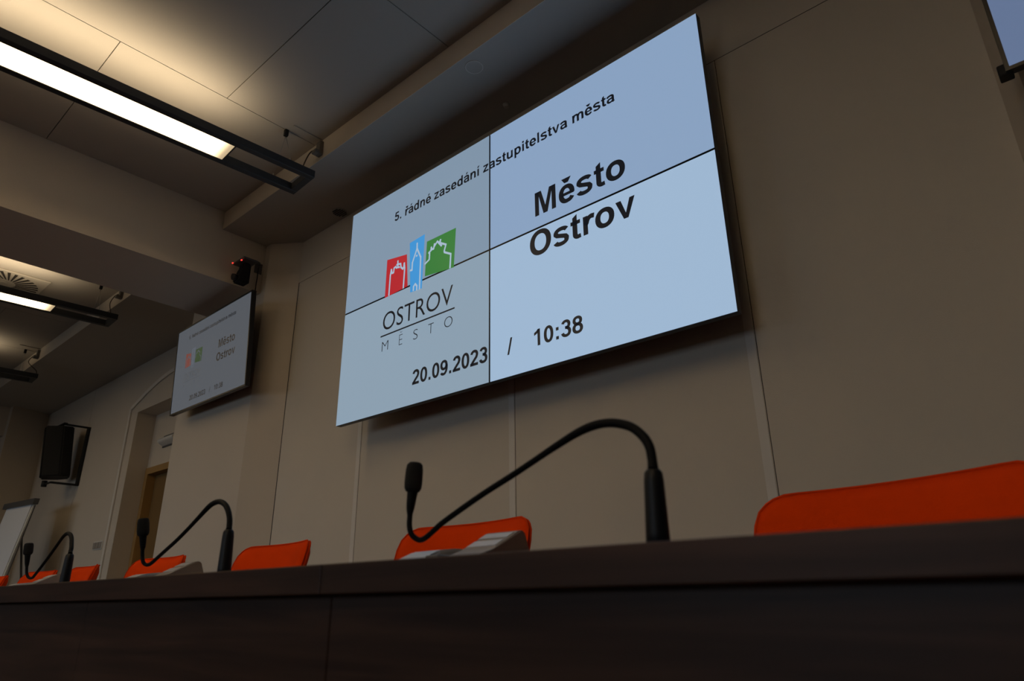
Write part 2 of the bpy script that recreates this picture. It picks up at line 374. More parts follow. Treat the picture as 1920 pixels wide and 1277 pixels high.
def g_t(b):
    poly(b, [(83, 620), (220, 700), (220, 400), (83, 400)]); rect(b, 22, 410, 314, 519); stroke(b, [(151, 500), (151, 140)] + arc(245, 140, 94, 90, 180, 270, 6)[1:] + [(322, 58)], 138, 108); return 333
def g_v(b): poly(b, [(13, 519), (158, 519), (280, 150), (400, 519), (542, 519), (340, 0), (217, 0)]); return 556
def g_z(b):
    rect(b, 22, 0, 480, 112); rect(b, 40, 407, 465, 519); poly(b, [(22, 100), (300, 420), (465, 425), (465, 440), (200, 105), (60, 60)]); return 500
def g_dot(b): rect(b, 71, 0, 208, 137); return 278
def g_colon(b): rect(b, 98, 0, 235, 137); rect(b, 98, 382, 235, 519); return 333
def g_slash(b): poly(b, [(0, -12), (100, -12), (278, 728), (178, 728)]); return 278
def g_1(b): rect(b, 256, 0, 393, 719); poly(b, [(79, 460), (79, 585), (190, 640), (282, 719), (393, 719), (256, 540)]); return 556
def g_2(b):
    stroke(b, arc(272, 505, 168, 158, 172, 0, 14) + [(438, 480), (400, 380), (270, 255), (150, 130), (115, 60)], 140, 116); rect(b, 26, 0, 506, 127); return 556
def g_3(b):
    stroke(b, arc(265, 520, 158, 142, 165, -60, 15) + [(300, 390), (225, 385)], 136, 110); stroke(b, [(225, 385), (300, 385)] + arc(265, 212, 177, 160, 62, -170, 18), 140, 114); return 556
def g_8(b): stroke(b, arc(278, 526, 160, 136, 0, 360, 24), 136, 108); stroke(b, arc(278, 206, 182, 162, 0, 360, 26), 142, 110); return 556
def g_9(b):
    stroke(b, arc(268, 480, 168, 182, 0, 360, 24), 138, 112); stroke(b, arc(250, 375, 208, 320, 20, -90, 14) + arc(250, 160, 150, 105, 270, 190, 6)[1:], 132, 112); return 556
def g_5(b):
    rect(b, 132, 592, 480, 705); poly(b, [(132, 705), (240, 640), (205, 380), (60, 345)]); stroke(b, arc(285, 225, 165, 172, 140, -165, 20), 138, 112); return 556
def acute(b, cx, y): poly(b, [(cx - 68, y), (cx + 18, y), (cx + 132, y + 142), (cx - 14, y + 142)])
def caron(b, cx, y): poly(b, [(cx - 155, y + 142), (cx - 50, y + 142), (cx, y + 70), (cx + 50, y + 142), (cx + 155, y + 142), (cx + 58, y), (cx - 58, y)])
GL = {'o': g_o, 'O': g_O, '0': g_0, 'M': g_M, 'n': g_n, 'm': g_m, 'r': g_r, 'u': g_u, 'i': g_i, 'l': g_l, 'd': g_d, 'p': g_p, 'e': g_e, 'a': g_a, 's': g_s, 't': g_t, 'v': g_v,
      'z': g_z, '.': g_dot, ':': g_colon, '/': g_slash, '1': g_1, '2': g_2, '3': g_3, '8': g_8, '9': g_9, '5': g_5}
ACC = {'ř': ('r', caron, 235), 'á': ('a', acute, 278), 'é': ('e', acute, 290), 'í': ('ı', acute, 130), 'ě': ('e', caron, 280)}
def heavy(name, s, x0, x1, base, cap, parent, m, W, Hh, y=-0.0009):
    """cap height 716 units; stretched so that the line runs from x0 to x1"""
    bm = bmesh.new(); pen = 0
    for ch in s:
        if ch == ' ': pen += 278; continue
        t = bmesh.new()
        if ch in ACC:
            bs, fn, cx = ACC[ch]; adv = g_idotless(t) if bs == 'ı' else GL[bs](t); fn(t, cx, 588)
        else: adv = GL[ch](t)
        join(bm, t, Matrix.Translation((pen, 0, 0))); pen += adv
    a, b, _, _ = bounds(bm); sx = (x1 - x0) / (b - a)
    for i, v in enumerate(bm.verts): v.co = Vector(((x0 + (v.co.x - a) * sx) * W, y, (base + v.co.y * cap / 716) * Hh))
    bmesh.ops.triangulate(bm, faces=[f for f in bm.faces if len(f.verts) > 4])
    return obj(name, bm, m, parent)
def bounds(bm):
    xs = [v.co.x for v in bm.verts]; ys = [v.co.y for v in bm.verts]; return min(xs), max(xs), min(ys), max(ys)
CACHE = {}
def capheight(ref, bold):
    k = (ref, bold)
    if k not in CACHE:
        b = text_bm(ref, bold); CACHE[k] = bounds(b)[2:4]; b.free()
    return CACHE[k]
def text(name, s, x0, x1, base, cap, bold, parent, m, W, Hh, ref='H', y=-0.0009, space=1.0):
    """x0..x1, base and cap height in fractions of the big screen's metres; W,Hh scale to this screen"""
    bm = text_bm(s, bold, space); a, b, _, _ = bounds(bm); lo, hi = capheight(ref, bold)
    sx = (x1 - x0) / (b - a); sz = cap / (hi - lo)
    for v in bm.verts:
        v.co = Vector(((x0 + (v.co.x - a) * sx) * W, y * 1.0, (base + (v.co.y - lo) * sz) * Hh))
    return obj(name, bm, m, parent)
def flat(name, pts, parent, m, W, Hh, y):
    return obj(name, prism([(p[0] * W, p[1] * Hh) for p in pts], 0.0002, 1, y), m, parent)
def polyline(bm, pts, wd, W, Hh, y):
    for a, b in zip(pts, pts[1:]):
        a = Vector(a); b = Vector(b); d = (b - a)
        if d.length < 1e-6: continue
        d.normalize(); n = Vector((-d.y, d.x)) * wd / 2; e = d * wd * 0.3
        q = [a - n - e, b - n + e, b + n + e, a + n - e]
        vs = [bm.verts.new((p.x * W, y, p.y * Hh)) for p in q]; bm.faces.new(vs)
LOGO_RED = [(0.3855, 0.9307), (0.5641, 0.9040), (0.5834, 0.6972), (0.3838, 0.6868)]
LOGO_BLUE = [(0.5849, 0.9676), (0.7126, 0.9773), (0.7046, 0.6449), (0.6085, 0.6500)]
LOGO_GREEN = [(0.7332, 0.921), (0.9637, 0.9180), (0.9539, 0.6856), (0.7266, 0.7092)]
LINES_R = [[(0.4205, 0.6934), (0.4235, 0.8197), (0.4298, 0.8538), (0.4376, 0.8269), (0.4512, 0.8263), (0.4545, 0.8549), (0.4677, 0.8584), (0.4775, 0.8477), (0.4887, 0.8479), (0.4855, 0.8892)],
           [(0.4772, 0.8677), (0.4872, 0.8677), (0.512, 0.8621), (0.5171, 0.8379), (0.5348, 0.8214), (0.5418, 0.8309), (0.5444, 0.8555), (0.5502, 0.8201), (0.5468, 0.6983)], [(0.4887, 0.8479), (0.5024, 0.8431)]]
LINES_B = [[(0.5998, 0.7887), (0.6149, 0.7858), (0.6162, 0.8324), (0.651, 0.9091), (0.6501, 0.943)], [(0.651, 0.9091), (0.6853, 0.8429), (0.686, 0.6471)],
           [(0.6348, 0.6546), (0.6354, 0.6787), (0.6483, 0.6897), (0.6628, 0.6736), (0.6632, 0.6484)], [(0.647, 0.8634), (0.654, 0.8634)]]
LINES_G = [[(0.7247, 0.7863), (0.7576, 0.8014), (0.7589, 0.838), (0.7524, 0.845), (0.7774, 0.8559), (0.7705, 0.8724)],
           [(0.7671, 0.8598), (0.7906, 0.8549), (0.7964, 0.8837)], [(0.7932, 0.8655), (0.8193, 0.8905), (0.8538, 0.8505)],
           [(0.833, 0.8737), (0.8443, 0.8911), (0.8421, 0.8719), (0.8884, 0.8451), (0.8769, 0.8115), (0.8792, 0.8015), (0.9285, 0.7737), (0.9253, 0.6933)]]
def content(root, W, Hh, cols, ink2):
    red, blue, green, line = cols
    heavy('headline_text', '5. řádné zasedání zastupitelstva města', 0.4340, 1.992, 1.1695, 0.0605, root, M_INK, W, Hh)
    heavy('title_text', 'Město', 1.5100, 2.0165, 0.7593, 0.1295, root, M_INK, W, Hh)
    heavy('title_text', 'Ostrov', 1.4729, 2.0505, 0.5515, 0.1280, root, M_INK, W, Hh)
    heavy('date_text', '20.09.2023', 0.6595, 1.1980, 0.1050, 0.0800, root, M_INK, W, Hh)
    heavy('date_text', '/', 1.3242, 1.3552, 0.1070, 0.0790, root, M_INK, W, Hh)
    heavy('time_text', '10:38', 1.4855, 1.7533, 0.1063, 0.0785, root, M_INK, W, Hh)
    for nm, pts, m, ln, mm in (('logo_red_tile', LOGO_RED, red, LINES_R, line), ('logo_blue_tile', LOGO_BLUE, blue, LINES_B, line), ('logo_green_tile', LOGO_GREEN, green, LINES_G, line)):
        t = flat(nm, pts, root, m, W, Hh, -0.0007)
        b = bmesh.new()
        for l in ln: polyline(b, l, 0.0115, W, Hh, -0.0009)
        obj('logo_outline', b, mm, t)
    text('logo_lettering', 'OSTROV', 0.3822, 0.9511, 0.4815, 0.1060, -0.004, root, ink2, W, Hh, 'T')
    flat('logo_bar', [(0.3678, 0.4465), (0.967, 0.4465), (0.967, 0.4550), (0.3678, 0.4550)], root, ink2, W, Hh, -0.0009)
    for ch, a, b in (('M', .3852, .4401), ('Ě', .5333, .5617), ('S', .6516, .6870), ('T', .7696, .8115), ('O', .8922, .9531)):
        text('logo_lettering', ch, a, b, 0.3585, 0.0560, -0.018, root, ink2, W, Hh, 'T')

# video wall ------------------------------------------------------------
SX, SY, SZ, SW, SH = -3.291, 2.199, 0.957 + H, 2.42, 1.389
vw = thing('video_wall', 'large four panel video screen showing town logo, date and time', 'screen', (SX, SY, SZ))
pw, ph = SW / 2, SH / 2
for key, i, j in (('bl', 0, 0), ('br', 1, 0), ('tl', 0, 1), ('tr', 1, 1)):
    x0, x1, z0, z1 = i * pw, (i + 1) * pw, j * ph, (j + 1) * ph
    hb = bmesh.new(); add_box(hb, (x0 + 0.0005, 0.0015, z0 + 0.0005), (x1 - 0.0005, 0.035, z1 - 0.0005), 0.001, 1)
    add_box(hb, (x0 + 0.045, 0.035, z0 + 0.04), (x1 - 0.045, 0.085, z1 - 0.04), 0.012, 2)
    p = obj('display_panel', hb, M_BEZEL, vw)
    bx = 0.0055; ox = 0.002
    obj('screen_surface', box((x0 + (ox if i == 0 else bx), 0.0, z0 + (ox if j == 0 else bx)), (x1 - (ox if i == 1 else bx), 0.0015, z1 - (ox if j == 1 else bx))), M_SCR[key], p)
rail = bmesh.new()
for x in (0.35, 0.85, 1.57, 2.07): add_box(rail, (x - 0.03, 0.085, 0.05), (x + 0.03, 0.15, SH - 0.05))
for z in (0.25, 1.12): add_box(rail, (0.1, 0.15, z - 0.04), (SW - 0.1, YW - SY - 0.001, z + 0.04))
obj('mounting_frame', rail, M_BLACK, vw)
content(vw, 1.0, 1.0, (M_LRED, M_LBLUE, M_LGREEN, M_LWHITE), M_INK)

# televisions -------------------------------------------------------------
def television(name, label, loc, rot, back_y, scr_m, cols, ink2, faint=False):
    t = thing(name, label, 'television', loc, rot)
    TW, TH, bz = 1.233, 0.694, 0.011
    hb = bmesh.new(); add_box(hb, (-TW / 2, 0.002, -TH / 2), (TW / 2, 0.03, TH / 2), 0.003, 2)
    add_box(hb, (-TW / 2 + 0.08, 0.03, -TH / 2 + 0.03), (TW / 2 - 0.08, 0.06, TH / 2 - 0.15), 0.01, 2)
    hs = obj('housing', hb, M_BEZEL, t)
    rb = bmesh.new()
    add_box(rb, (-TW / 2, -0.004, -TH / 2), (-TW / 2 + bz, 0.002, TH / 2)); add_box(rb, (TW / 2 - bz, -0.004, -TH / 2), (TW / 2, 0.002, TH / 2))
    add_box(rb, (-TW / 2 + bz, -0.004, -TH / 2), (TW / 2 - bz, 0.002, -TH / 2 + bz)); add_box(rb, (-TW / 2 + bz, -0.004, TH / 2 - bz), (TW / 2 - bz, 0.002, TH / 2))
    obj('bezel', rb, M_BEZEL, t)
    iw, ih = TW - 2 * bz, TH - 2 * bz
    sc = obj('screen_surface', box((-iw / 2, 0.0, -ih / 2), (iw / 2, 0.002, ih / 2)), scr_m, t)
    e = bpy.data.objects.new('picture', None)      # discarded after its children are moved under the thing
    W, Hh = iw / SW, ih / SH
    before = set(bpy.data.objects)
    content(t, W, Hh, cols, ink2)
    for o in set(bpy.data.objects) - before:
        if o.parent == t: o.location = (-iw / 2, -0.0015, -ih / 2)
    bpy.data.objects.remove(e)
    br = bmesh.new(); add_box(br, (-0.25, 0.06, -0.2), (0.25, 0.075, 0.2), 0.004); add_box(br, (-0.06, 0.075, -0.06), (0.06, back_y, 0.06), 0.004)
    obj('bracket', br, M_BLACK, t)
    return t
TC = (M_TRED, M_TBLUE, M_TGREEN, M_TV)
television('wall_television', 'flat television tilted forward on the pier left of the video wall', (-4.864, 2.10, 1.743 + H), (rad(3.86), rad(0.85), rad(-1.3)), 0.14, M_TV, TC, M_TINK)
tv3 = television('wall_television', 'television cropped by the top right corner with only its lower left seen', (0.655, 2.10, 1.762 + H), (rad(3.86), 0, 0), 0.14, M_TV2, (M_TRED, M_TBLUE, M_TGREEN, M_TV2), M_TINK)
kb = bmesh.new(); add_box(kb, (-0.635, 0.005, -0.352), (-0.60, 0.05, -0.315), 0.004); obj('corner_clamp', kb, M_BLACK, tv3)

# ------------------------------------------------------------------ pendant lamps
def make_lamp(label, loc, rz, group, y0=-4.2, up_power=LAMP_UP):
    t = thing('pendant_lamp', label, 'lamp', loc, (0, 0, rz), group)
    wd, hh, rl, end = 0.255, 0.050, 0.041, -0.475         # local: end of frame at y=0, body towards -y, z=0 underside
    def rail_bm(lo, hi): return box(lo, hi, 0.002, 1)
    obj('frame_rail', rail_bm((-wd / 2, y0, 0), (-wd / 2 + rl, 0, hh)), M_LAMP, t)
    obj('frame_rail', rail_bm((wd / 2 - rl, y0, 0), (wd / 2, 0, hh)), M_LAMP, t)
    obj('frame_end', rail_bm((-wd / 2 + rl, -rl, 0), (wd / 2 - rl, 0, hh)), M_LAMP, t)
    obj('frame_crossbar', rail_bm((-wd / 2 + rl, end, 0), (wd / 2 - rl, end + 0.008, hh)), M_LAMP, t)
    d = obj('diffuser', box((-wd / 2 + rl, y0 + 0.5, 0.004), (wd / 2 - rl, end, 0.012)), M_LIGHT, t)
    tray = bmesh.new(); add_box(tray, (-wd / 2 + rl, y0 + 0.5, 0.012), (wd / 2 - rl, end, 0.020))
    obj('reflector', tray, M_WHITE, t)
    up = bpy.data.lights.new('uplight', 'AREA'); up.shape = 'RECTANGLE'; up.size = 0.14; up.size_y = -(y0 + 0.5) + end - 0.1
    up.energy = up_power; up.color = (1.0, 0.80, 0.54); up.spread = rad(150)
    uo = bpy.data.objects.new('uplight', up); COL.objects.link(uo); uo.parent = t
    uo.location = (0, (y0 + 0.5 + end) / 2, 0.024); uo.rotation_euler = (math.pi, 0, 0)
    # suspension: hook on the ceiling, two wires to clips on the rails
    hy = -0.155; zc = ZC - loc[2]
    obj('ceiling_hook', box((-0.012, hy - 0.012, zc - 0.045), (0.012, hy + 0.012, zc), 0.003), M_BLACK, t)
    for s in (-1, 1):
        wi = obj('suspension_wire', tube([(0, hy, zc - 0.04), (s * (wd / 2 - rl / 2), hy, hh + 0.02)], 0.0011, 5), M_STEEL, t)
        cb = bmesh.new(); add_tube(cb, [(s * (wd / 2 - rl / 2), hy, hh - 0.001), (s * (wd / 2 - rl / 2), hy, hh + 0.025)], 0.004, 8); obj('wire_clip', cb, M_STEEL, wi)
    return t
ZL = 2.412 + H
make_lamp('long lit pendant lamp nearest the video wall, fully in view at top left', (-3.325, 1.850, ZL), rad(-3.4), None)
make_lamp('lit pendant lamp beyond the ceiling beam, beside the round air vent', (-6.505, 1.90, ZL), rad(-3.0), None)
make_lamp('farthest pendant lamp at the left edge, only its dark frame end seen', (-8.93, 1.95, ZL), rad(-3.0), None)
make_lamp('unseen pendant lamp added above and behind the camera to brighten the right wall', (-0.30, 0.10, ZL), 0, None, -4.2, 74.0)  # added lamp, its uplight far stronger than the others to warm the right wall
def jbox(x, label, lab2, y=1.850):
    b = thing('junction_box', label, 'socket box', (x, YL, ZS))
    obj('box_body', box((-0.022, -0.028, 0.025), (0.022, 0.0, 0.125), 0.003), M_BOX, b)
    obj('box_foot', box((-0.022, -0.055, 0.025), (0.022, -0.028, 0.050), 0.003), M_BOX, b)
    c = catmull([(x - 0.02, YL - 0.030, ZS + 0.07), (x - 0.045, YL - 0.05, ZS + 0.05), (x - 0.06, YL - 0.07, ZS - 0.02), (x - 0.055, y - 0.03, ZL + 0.10), (x - 0.050, y - 0.018, ZL + 0.0545)], 6)
    tag(obj('power_cable', tube(c, 0.004, 8), M_CABLE), lab2, 'cable')
    tag(obj('cable_duct', box((x - 0.006, 1.70, ZC - 0.008), (x + 0.006, YL, ZC)), M_CEIL), 'thin cable duct on the ceiling above the ' + lab2.split(' from the ')[1].split(' down')[0], 'cable duct')
jbox(-3.26, 'grey junction box on the ceiling ledge near the video wall', 'brown cable from the nearest junction box down to its lamp')
jbox(-6.42, 'junction box on the ledge just behind the ceiling beam', 'brown cable from the middle junction box down to its lamp', 1.88)
jbox(-8.80, 'small junction box on the far left of the ceiling ledge', 'brown cable from the farthest junction box down to its lamp', 1.95)

# swirl air vent
v = thing('air_vent', 'square ceiling vent with a swirl of dark slots beside the lamp', 'vent', (-7.08, 1.12, ZC))
obj('vent_plate', box((-0.30, -0.30, -0.012), (0.30, 0.30, 0.0), 0.003, 1), M_VENT, v)
for k in range(30):
    a = 2 * math.pi * k / 30; c, s = math.cos(a), math.sin(a)
    r0, r1, off = 0.09, 0.272, 0.045
    b = prism([(r0, off - 0.004), (r1 * 0.98, off - 0.012), (r1 * 0.98, off + 0.012), (r0, off + 0.004)], 0.0025, 2, -0.0145)
    sl = obj('vent_slot', xform(b, Matrix.Rotation(a, 4, 'Z')), M_GAP, v)
obj('vent_hub', xform(tube([(0, 0, -0.016), (0, 0, -0.012)], 0.035, 20), Matrix.Identity(4)), M_VENT, v)

# small ceiling fittings on the soffit
rg = bmesh.new(); add_tube(rg, [(0.045 * math.cos(a), 0.045 * math.sin(a), -0.002) for a in [2 * math.pi * k / 32 for k in range(33)]], 0.0022, 6)
d = thing('smoke_detector', 'flat round detector on the dark soffit above the video wall', 'detector', (-1.99, 1.985, ZS))
obj('detector_ring', rg, M_STRIP, d); obj('detector_disc', tube([(0, 0, -0.003), (0, 0, 0)], 0.044, 28), M_CEIL, d)
g = thing('ceiling_grille', 'small dark round grille on the soffit by the screen corner', 'grille', (-3.68, 2.345, ZS))
obj('grille_rim', tube([(0, 0, -0.006), (0, 0, 0)], 0.055, 24), M_CEIL, g)
for k in range(6):
    y = -0.04 + k * 0.016; x = math.sqrt(max(0.048 ** 2 - y * y, 0.0001))
    obj('grille_slat', box((-x, y - 0.005, -0.010), (x, y + 0.004, -0.006)), M_GRILLE, g)
tag(obj('ceiling_sensor', tube([(-2.06, 2.31, ZS - 0.02), (-2.06, 2.31, ZS)], [0.012, 0.02], 16), M_VENT), 'tiny white sensor on the soffit just over the video wall', 'sensor')

# ------------------------------------------------------------------ camera on the beam beside the pier
pc = thing('surveillance_camera', 'black camera with red lights on a bracket above the left television', 'camera', (XB, 2.215, 2.385 + H))
obj('wall_plate', box((0.0, -0.030, -0.03), (0.010, 0.030, 0.055), 0.003), M_ALU, pc)
obj('bracket_arm', tube(catmull([(0.008, 0.0, 0.035), (0.05, -0.02, 0.035), (0.09, -0.09, 0.015), (0.12, -0.15, -0.034)], 4), 0.008), M_ALU, pc)
obj('camera_base', box((0.035, -0.215, -0.050), (0.205, -0.105, -0.034), 0.006), M_ALU, pc)
bb = bmesh.new(); add_prism(bb, [(-0.225, -0.215), (-0.125, -0.215), (-0.125, -0.052), (-0.185, -0.052), (-0.192, -0.15)], 0.080, 0, 0.080)
bmesh.ops.bevel(bb, geom=bb.edges[:], offset=0.012, segments=3, affect='EDGES')
obj('camera_body', bb, M_FOAM, pc)
obj('camera_lens', tube([(0.120, -0.210, -0.175), (0.120, -0.238, -0.182)], 0.024, 20), M_BEZEL, pc)
for x, z in ((0.045, -0.038), (0.180, -0.062)): obj('status_light', box((x - 0.006, -0.223, z - 0.004), (x + 0.006, -0.214, z + 0.004), 0.001), M_RED, pc)
cb = catmull([(0.010, 0.0, 0.02), (0.03, -0.012, -0.02), (0.008, 0.0, -0.07), (0.016, -0.006, -0.12), (0.006, 0.0, -0.178)], 6)
obj('camera_cable', tube(cb, 0.004, 8), M_BLACK, pc)

# emergency light above the door
el = thing('emergency_light', 'white rounded emergency light above the door in the niche', 'light', (-7.42, YN, 1.66 + H))
bb = bmesh.new(); n = 10
add_prism(bb, [(0.0, -0.055)] + [(-0.075 * math.sin(math.pi * k / n), -0.055 + 0.11 * k / n) for k in range(1, n)] + [(0.0, 0.055)], 0.36, 0, -0.18)
obj('light_cover', bb, M_WHITE, el); obj('light_base', box((-0.19, -0.012, -0.065), (0.19, 0, 0.065), 0.004), M_ALU, el)
# wall switches
sw = thing('light_switches', 'row of three white light switches beside the niche', 'switch', (-8.35, YW2, 0.625 + H))
obj('switch_frame', box((-0.125, -0.008, -0.043), (0.125, 0, 0.043), 0.003), M_WHITE, sw)
for k in (-1, 0, 1): obj('rocker', box((k * 0.081 - 0.034, -0.014, -0.034), (k * 0.081 + 0.034, -0.008, 0.034), 0.003), M_UNIT, sw)  # grey rockers: the shadow that sets them off is put into the colour

# loudspeaker ------------------------------------------------------------
sp = thing('loudspeaker', 'black loudspeaker on a bracket high on the far wall', 'speaker', (-9.57, YW2, 1.745 + H))
bb = bmesh.new(); add_prism(bb, [(-0.15, -0.16), (-0.19, 0.02), (-0.13, 0.13), (0.11, 0.13), (0.17, 0.02), (0.15, -0.16)], 0.60, 2, -0.30)
bmesh.ops.bevel(bb, geom=bb.edges[:], offset=0.012, segments=2, affect='EDGES')
o = obj('cabinet', bb, M_BLACK, sp); o.location = (0.01, -0.235, 0.02); o.rotation_euler = (rad(6), 0, rad(-14))
gb = box((-0.14, -0.172, -0.28), (0.14, -0.158, 0.28), 0.006)
q = obj('grille', gb, M_FOAM, o)
ub = bmesh.new()
for a, b in (((0.16, -0.02, 0.31), (0.16, -0.02, -0.36)),): add_box(ub, (0.13, -0.03, -0.36), (0.19, 0.0, 0.33), 0.003)
add_box(ub, (-0.15, -0.30, 0.345), (0.19, -0.26, 0.355)); add_box(ub, (0.15, -0.28, 0.33), (0.19, -0.0, 0.345)); add_box(ub, (-0.12, -0.30, -0.36), (0.17, -0.27, -0.35)); add_box(ub, (0.14, -0.29, -0.37), (0.18, 0.0, -0.35))
obj('bracket', ub, M_BLACK, sp)
obj('bracket_knob', tube([(-0.11, -0.285, -0.38), (-0.11, -0.285, -0.31)], 0.03, 14), M_BLACK, sp)

# flipchart -----------------------------------------------------------------
fc = thing('flipchart', 'white flipchart easel with a grey clamp bar near the left edge', 'flipchart', (-9.62, 2.30, 0), (0, 0, rad(7)))
tilt = rad(-9); Hc = 1.86
def ft(x, y, s):      # point on the leaning plane: s = distance down from the top
    return (x, y - 0.02 - math.sin(-tilt) * s, Hc - math.cos(tilt) * s)
def slab(x0, x1, s0, s1, t0, t1):
    bm = bmesh.new(); vs = []
    for t in (t0, t1):
        for x, s in ((x0, s0), (x1, s0), (x1, s1), (x0, s1)):
            p = ft(x, t, s); vs.append(bm.verts.new(p))
    for f in ((0, 1, 2, 3), (7, 6, 5, 4), (0, 4, 5, 1), (1, 5, 6, 2), (2, 6, 7, 3), (3, 7, 4, 0)): bm.faces.new([vs[i] for i in f])
    return bm
obj('board', slab(-0.36, 0.32, 0.02, 1.05, 0.0, 0.015), M_WHITE, fc)
obj('paper_pad', slab(-0.35, 0.30, 0.03, 1.02, -0.012, 0.0), M_PAPER, fc)
obj('clamp_bar', slab(-0.42, 0.38, -0.02, 0.045, -0.035, 0.02), M_ALU, fc)
for x in (-0.33, 0.30): obj('leg', tube([ft(x, 0.02, 0.05), ft(x * 1.25, 0.02, Hc / math.cos(tilt) - 0.0)], 0.012), M_ALU, fc)
obj('leg', tube([ft(0, 0.03, 0.1), (0, 0.36, 0.0)], 0.012), M_ALU, fc)

# ------------------------------------------------------------------ desk
uy = 0.0496; un = math.hypot(1, uy); ang = math.atan2(uy, 1)
desk = thing('conference_desk', 'long dark wenge conference desk across the bottom of the view', 'desk', (-0.043, 0.4545, 0), (0, 0, ang))
DT = 0.040 + H; TH = 0.0295
xs = [-9.0, -5.4, -3.6, -1.8 - 0.0, -0.598, 0.60, 1.80]
for a, b in zip(xs, xs[1:]):
    obj('worktop', box((a + 0.0004, 0.0, DT - TH), (b - 0.0004, 0.54, DT), 0.0015, 2), M_WOOD, desk)
k = -0.598 - 0.6 * 14; pxs = []
x = -0.598 - 0.602 * 14
while x < 1.9: pxs.append(x); x += 0.602
for a, b in zip(pxs, pxs[1:]):
    obj('front_panel', box((a + 0.0006, 0.016, 0.04), (b - 0.0006, 0.034, DT - TH - 0.0004), 0.001, 1), M_WOOD, desk)
for x in (-9.0, -6.05, -3.33, -1.64, -0.76, 1.78): obj('side_support', box((x, 0.035, 0), (x + 0.022, 0.52, DT - TH - 0.0004)), M_WOOD, desk)
obj('plinth', box((-9.0, 0.05, 0.0), (1.78, 0.07, 0.05)), M_BLACK, desk)

# ------------------------------------------------------------------ chairs
def back_bm(w=0.445, h=0.46, t=0.042, r=0.055):
    bm = bmesh.new(); nx, nz = 20, 16; G = {}
    def outline(u, v):      # square -> rounded rectangle
        x = u * w / 2; z = v * h / 2
        ax, az = abs(x) - (w / 2 - r), abs(z) - (h / 2 - r)
        if ax > 0 and az > 0:
            m = max(ax, az); l = math.hypot(ax, az); k = m / l
            x = math.copysign(w / 2 - r + ax * k, x); z = math.copysign(h / 2 - r + az * k, z)
        return x, z
    for side in (0, 1):
        for i in range(nx + 1):
            for j in range(nz + 1):
                u = -1 + 2 * i / nx; v = -1 + 2 * j / nz
                x, z = outline(u, v)
                e = max(abs(u), abs(v)); puff = (1 - e ** 6) ** 0.5
                cur = -0.045 * (x / (w / 2)) ** 2          # edges come forward to the sitter
                zz = z + 0.012 * (1 - (x / (w / 2)) ** 2) * (1 if v > 0 else 0) * v
                y = cur + (-1 if side == 0 else 1) * (t / 2) * (0.22 + 0.78 * puff)
                G[side, i, j] = bm.verts.new((x, y, zz))
    for side in (0, 1):
        for i in range(nx):
            for j in range(nz):
                f = bm.faces.new((G[side, i, j], G[side, i + 1, j], G[side, i + 1, j + 1], G[side, i, j + 1])); f.smooth = True
    ring = [(i, 0) for i in range(nx)] + [(nx, j) for j in range(nz)] + [(i, nz) for i in range(nx, 0, -1)] + [(0, j) for j in range(nz, 0, -1)]
    for k in range(len(ring)):
        a = ring[k]; b = ring[(k + 1) % len(ring)]
        f = bm.faces.new((G[0, a[0], a[1]], G[0, b[0], b[1]], G[1, b[0], b[1]], G[1, a[0], a[1]])); f.smooth = True
    return bm, [G[1, a[0], a[1]].co.copy() for a in ring], [G[0, a[0], a[1]].co.copy() for a in ring]
def make_chair(label, loc, rz, group):
    t = thing('conference_chair', label, 'chair', loc, (0, 0, rz), group)
    bm, r1, r0 = back_bm()
    mt = Matrix.Translation((0, 0.0, 0.662)) @ Matrix.Rotation(rad(-16), 4, 'X')
    xform(bm, mt); b = obj('backrest', bm, M_ORANGE, t)
    sb = bmesh.new()
    for rr in (r1, r0):
        add_tube(sb, [mt @ p for p in rr] + [mt @ rr[0]], 0.0026, 6, False)
    obj('piping', sb, M_SEAM, b)
    s = box((-0.24, -0.50, 0.42), (0.24, -0.04, 0.49), 0.028, 3); obj('seat', s, M_ORANGE, t, True)
    f = bmesh.new()
    for x in (-0.235, 0.235):
        add_tube(f, catmull([(x, -0.03, 0.40), (x * 0.95, 0.0, 0.47), (x * 0.86, 0.015, 0.62), (x * 0.8, 0.05, 0.75)], 4), 0.011, 8)
    add_tube(f, [(-0.235, -0.03, 0.405), (0.235, -0.03, 0.405)], 0.011, 8); add_tube(f, [(-0.235, -0.46, 0.405), (0.235, -0.46, 0.405)], 0.011, 8)
    add_tube(f, [(-0.235, -0.03, 0.405), (-0.235, -0.46, 0.405)], 0.011, 8); add_tube(f, [(0.235, -0.03, 0.405), (0.235, -0.46, 0.405)], 0.011, 8)
    obj('chair_frame', f, M_CHROME, t)
    for x in (-0.235, 0.235):
        for y, dy in ((-0.46, -0.01), (-0.03, 0.05)): obj('leg', tube([(x, y, 0.405), (x * 1.03, y + dy, 0.0)], 0.011, 8), M_CHROME, t)
    return t
CH = [(-0.304, 1.25, -13, 'wide orange chair back cropped by the right edge'),
      (-1.232, 1.19, 0, 'orange chair behind the nearest microphone and its grey unit'),
      (-2.068, 1.17, -2, 'orange chair below the left corner of the video wall, right of the middle microphone'),
      (-2.925, 1.17, 2, 'orange chair behind the head of the middle microphone'),
      (-3.755, 1.17, -4, 'orange chair right of the left microphone, in front of the light switches'),
      (-4.388, 1.17, 3, 'small orange chair top behind the head of the left microphone'),
      (-5.220, 1.17, 0, 'orange chair corner cropped by the left edge')]
first = None
for x, y, rz, lb in CH:
    if first is None: first = make_chair(lb, (x, y, 0), rad(rz), 'orange chairs behind the desk'); first.scale = (1.09, 1, 1)
    else:
        c = copy_tree(first); c.location = (x, y, 0); c.rotation_euler = (0, 0, rad(rz)); c['label'] = lb; c.scale = (1, 1, 1)

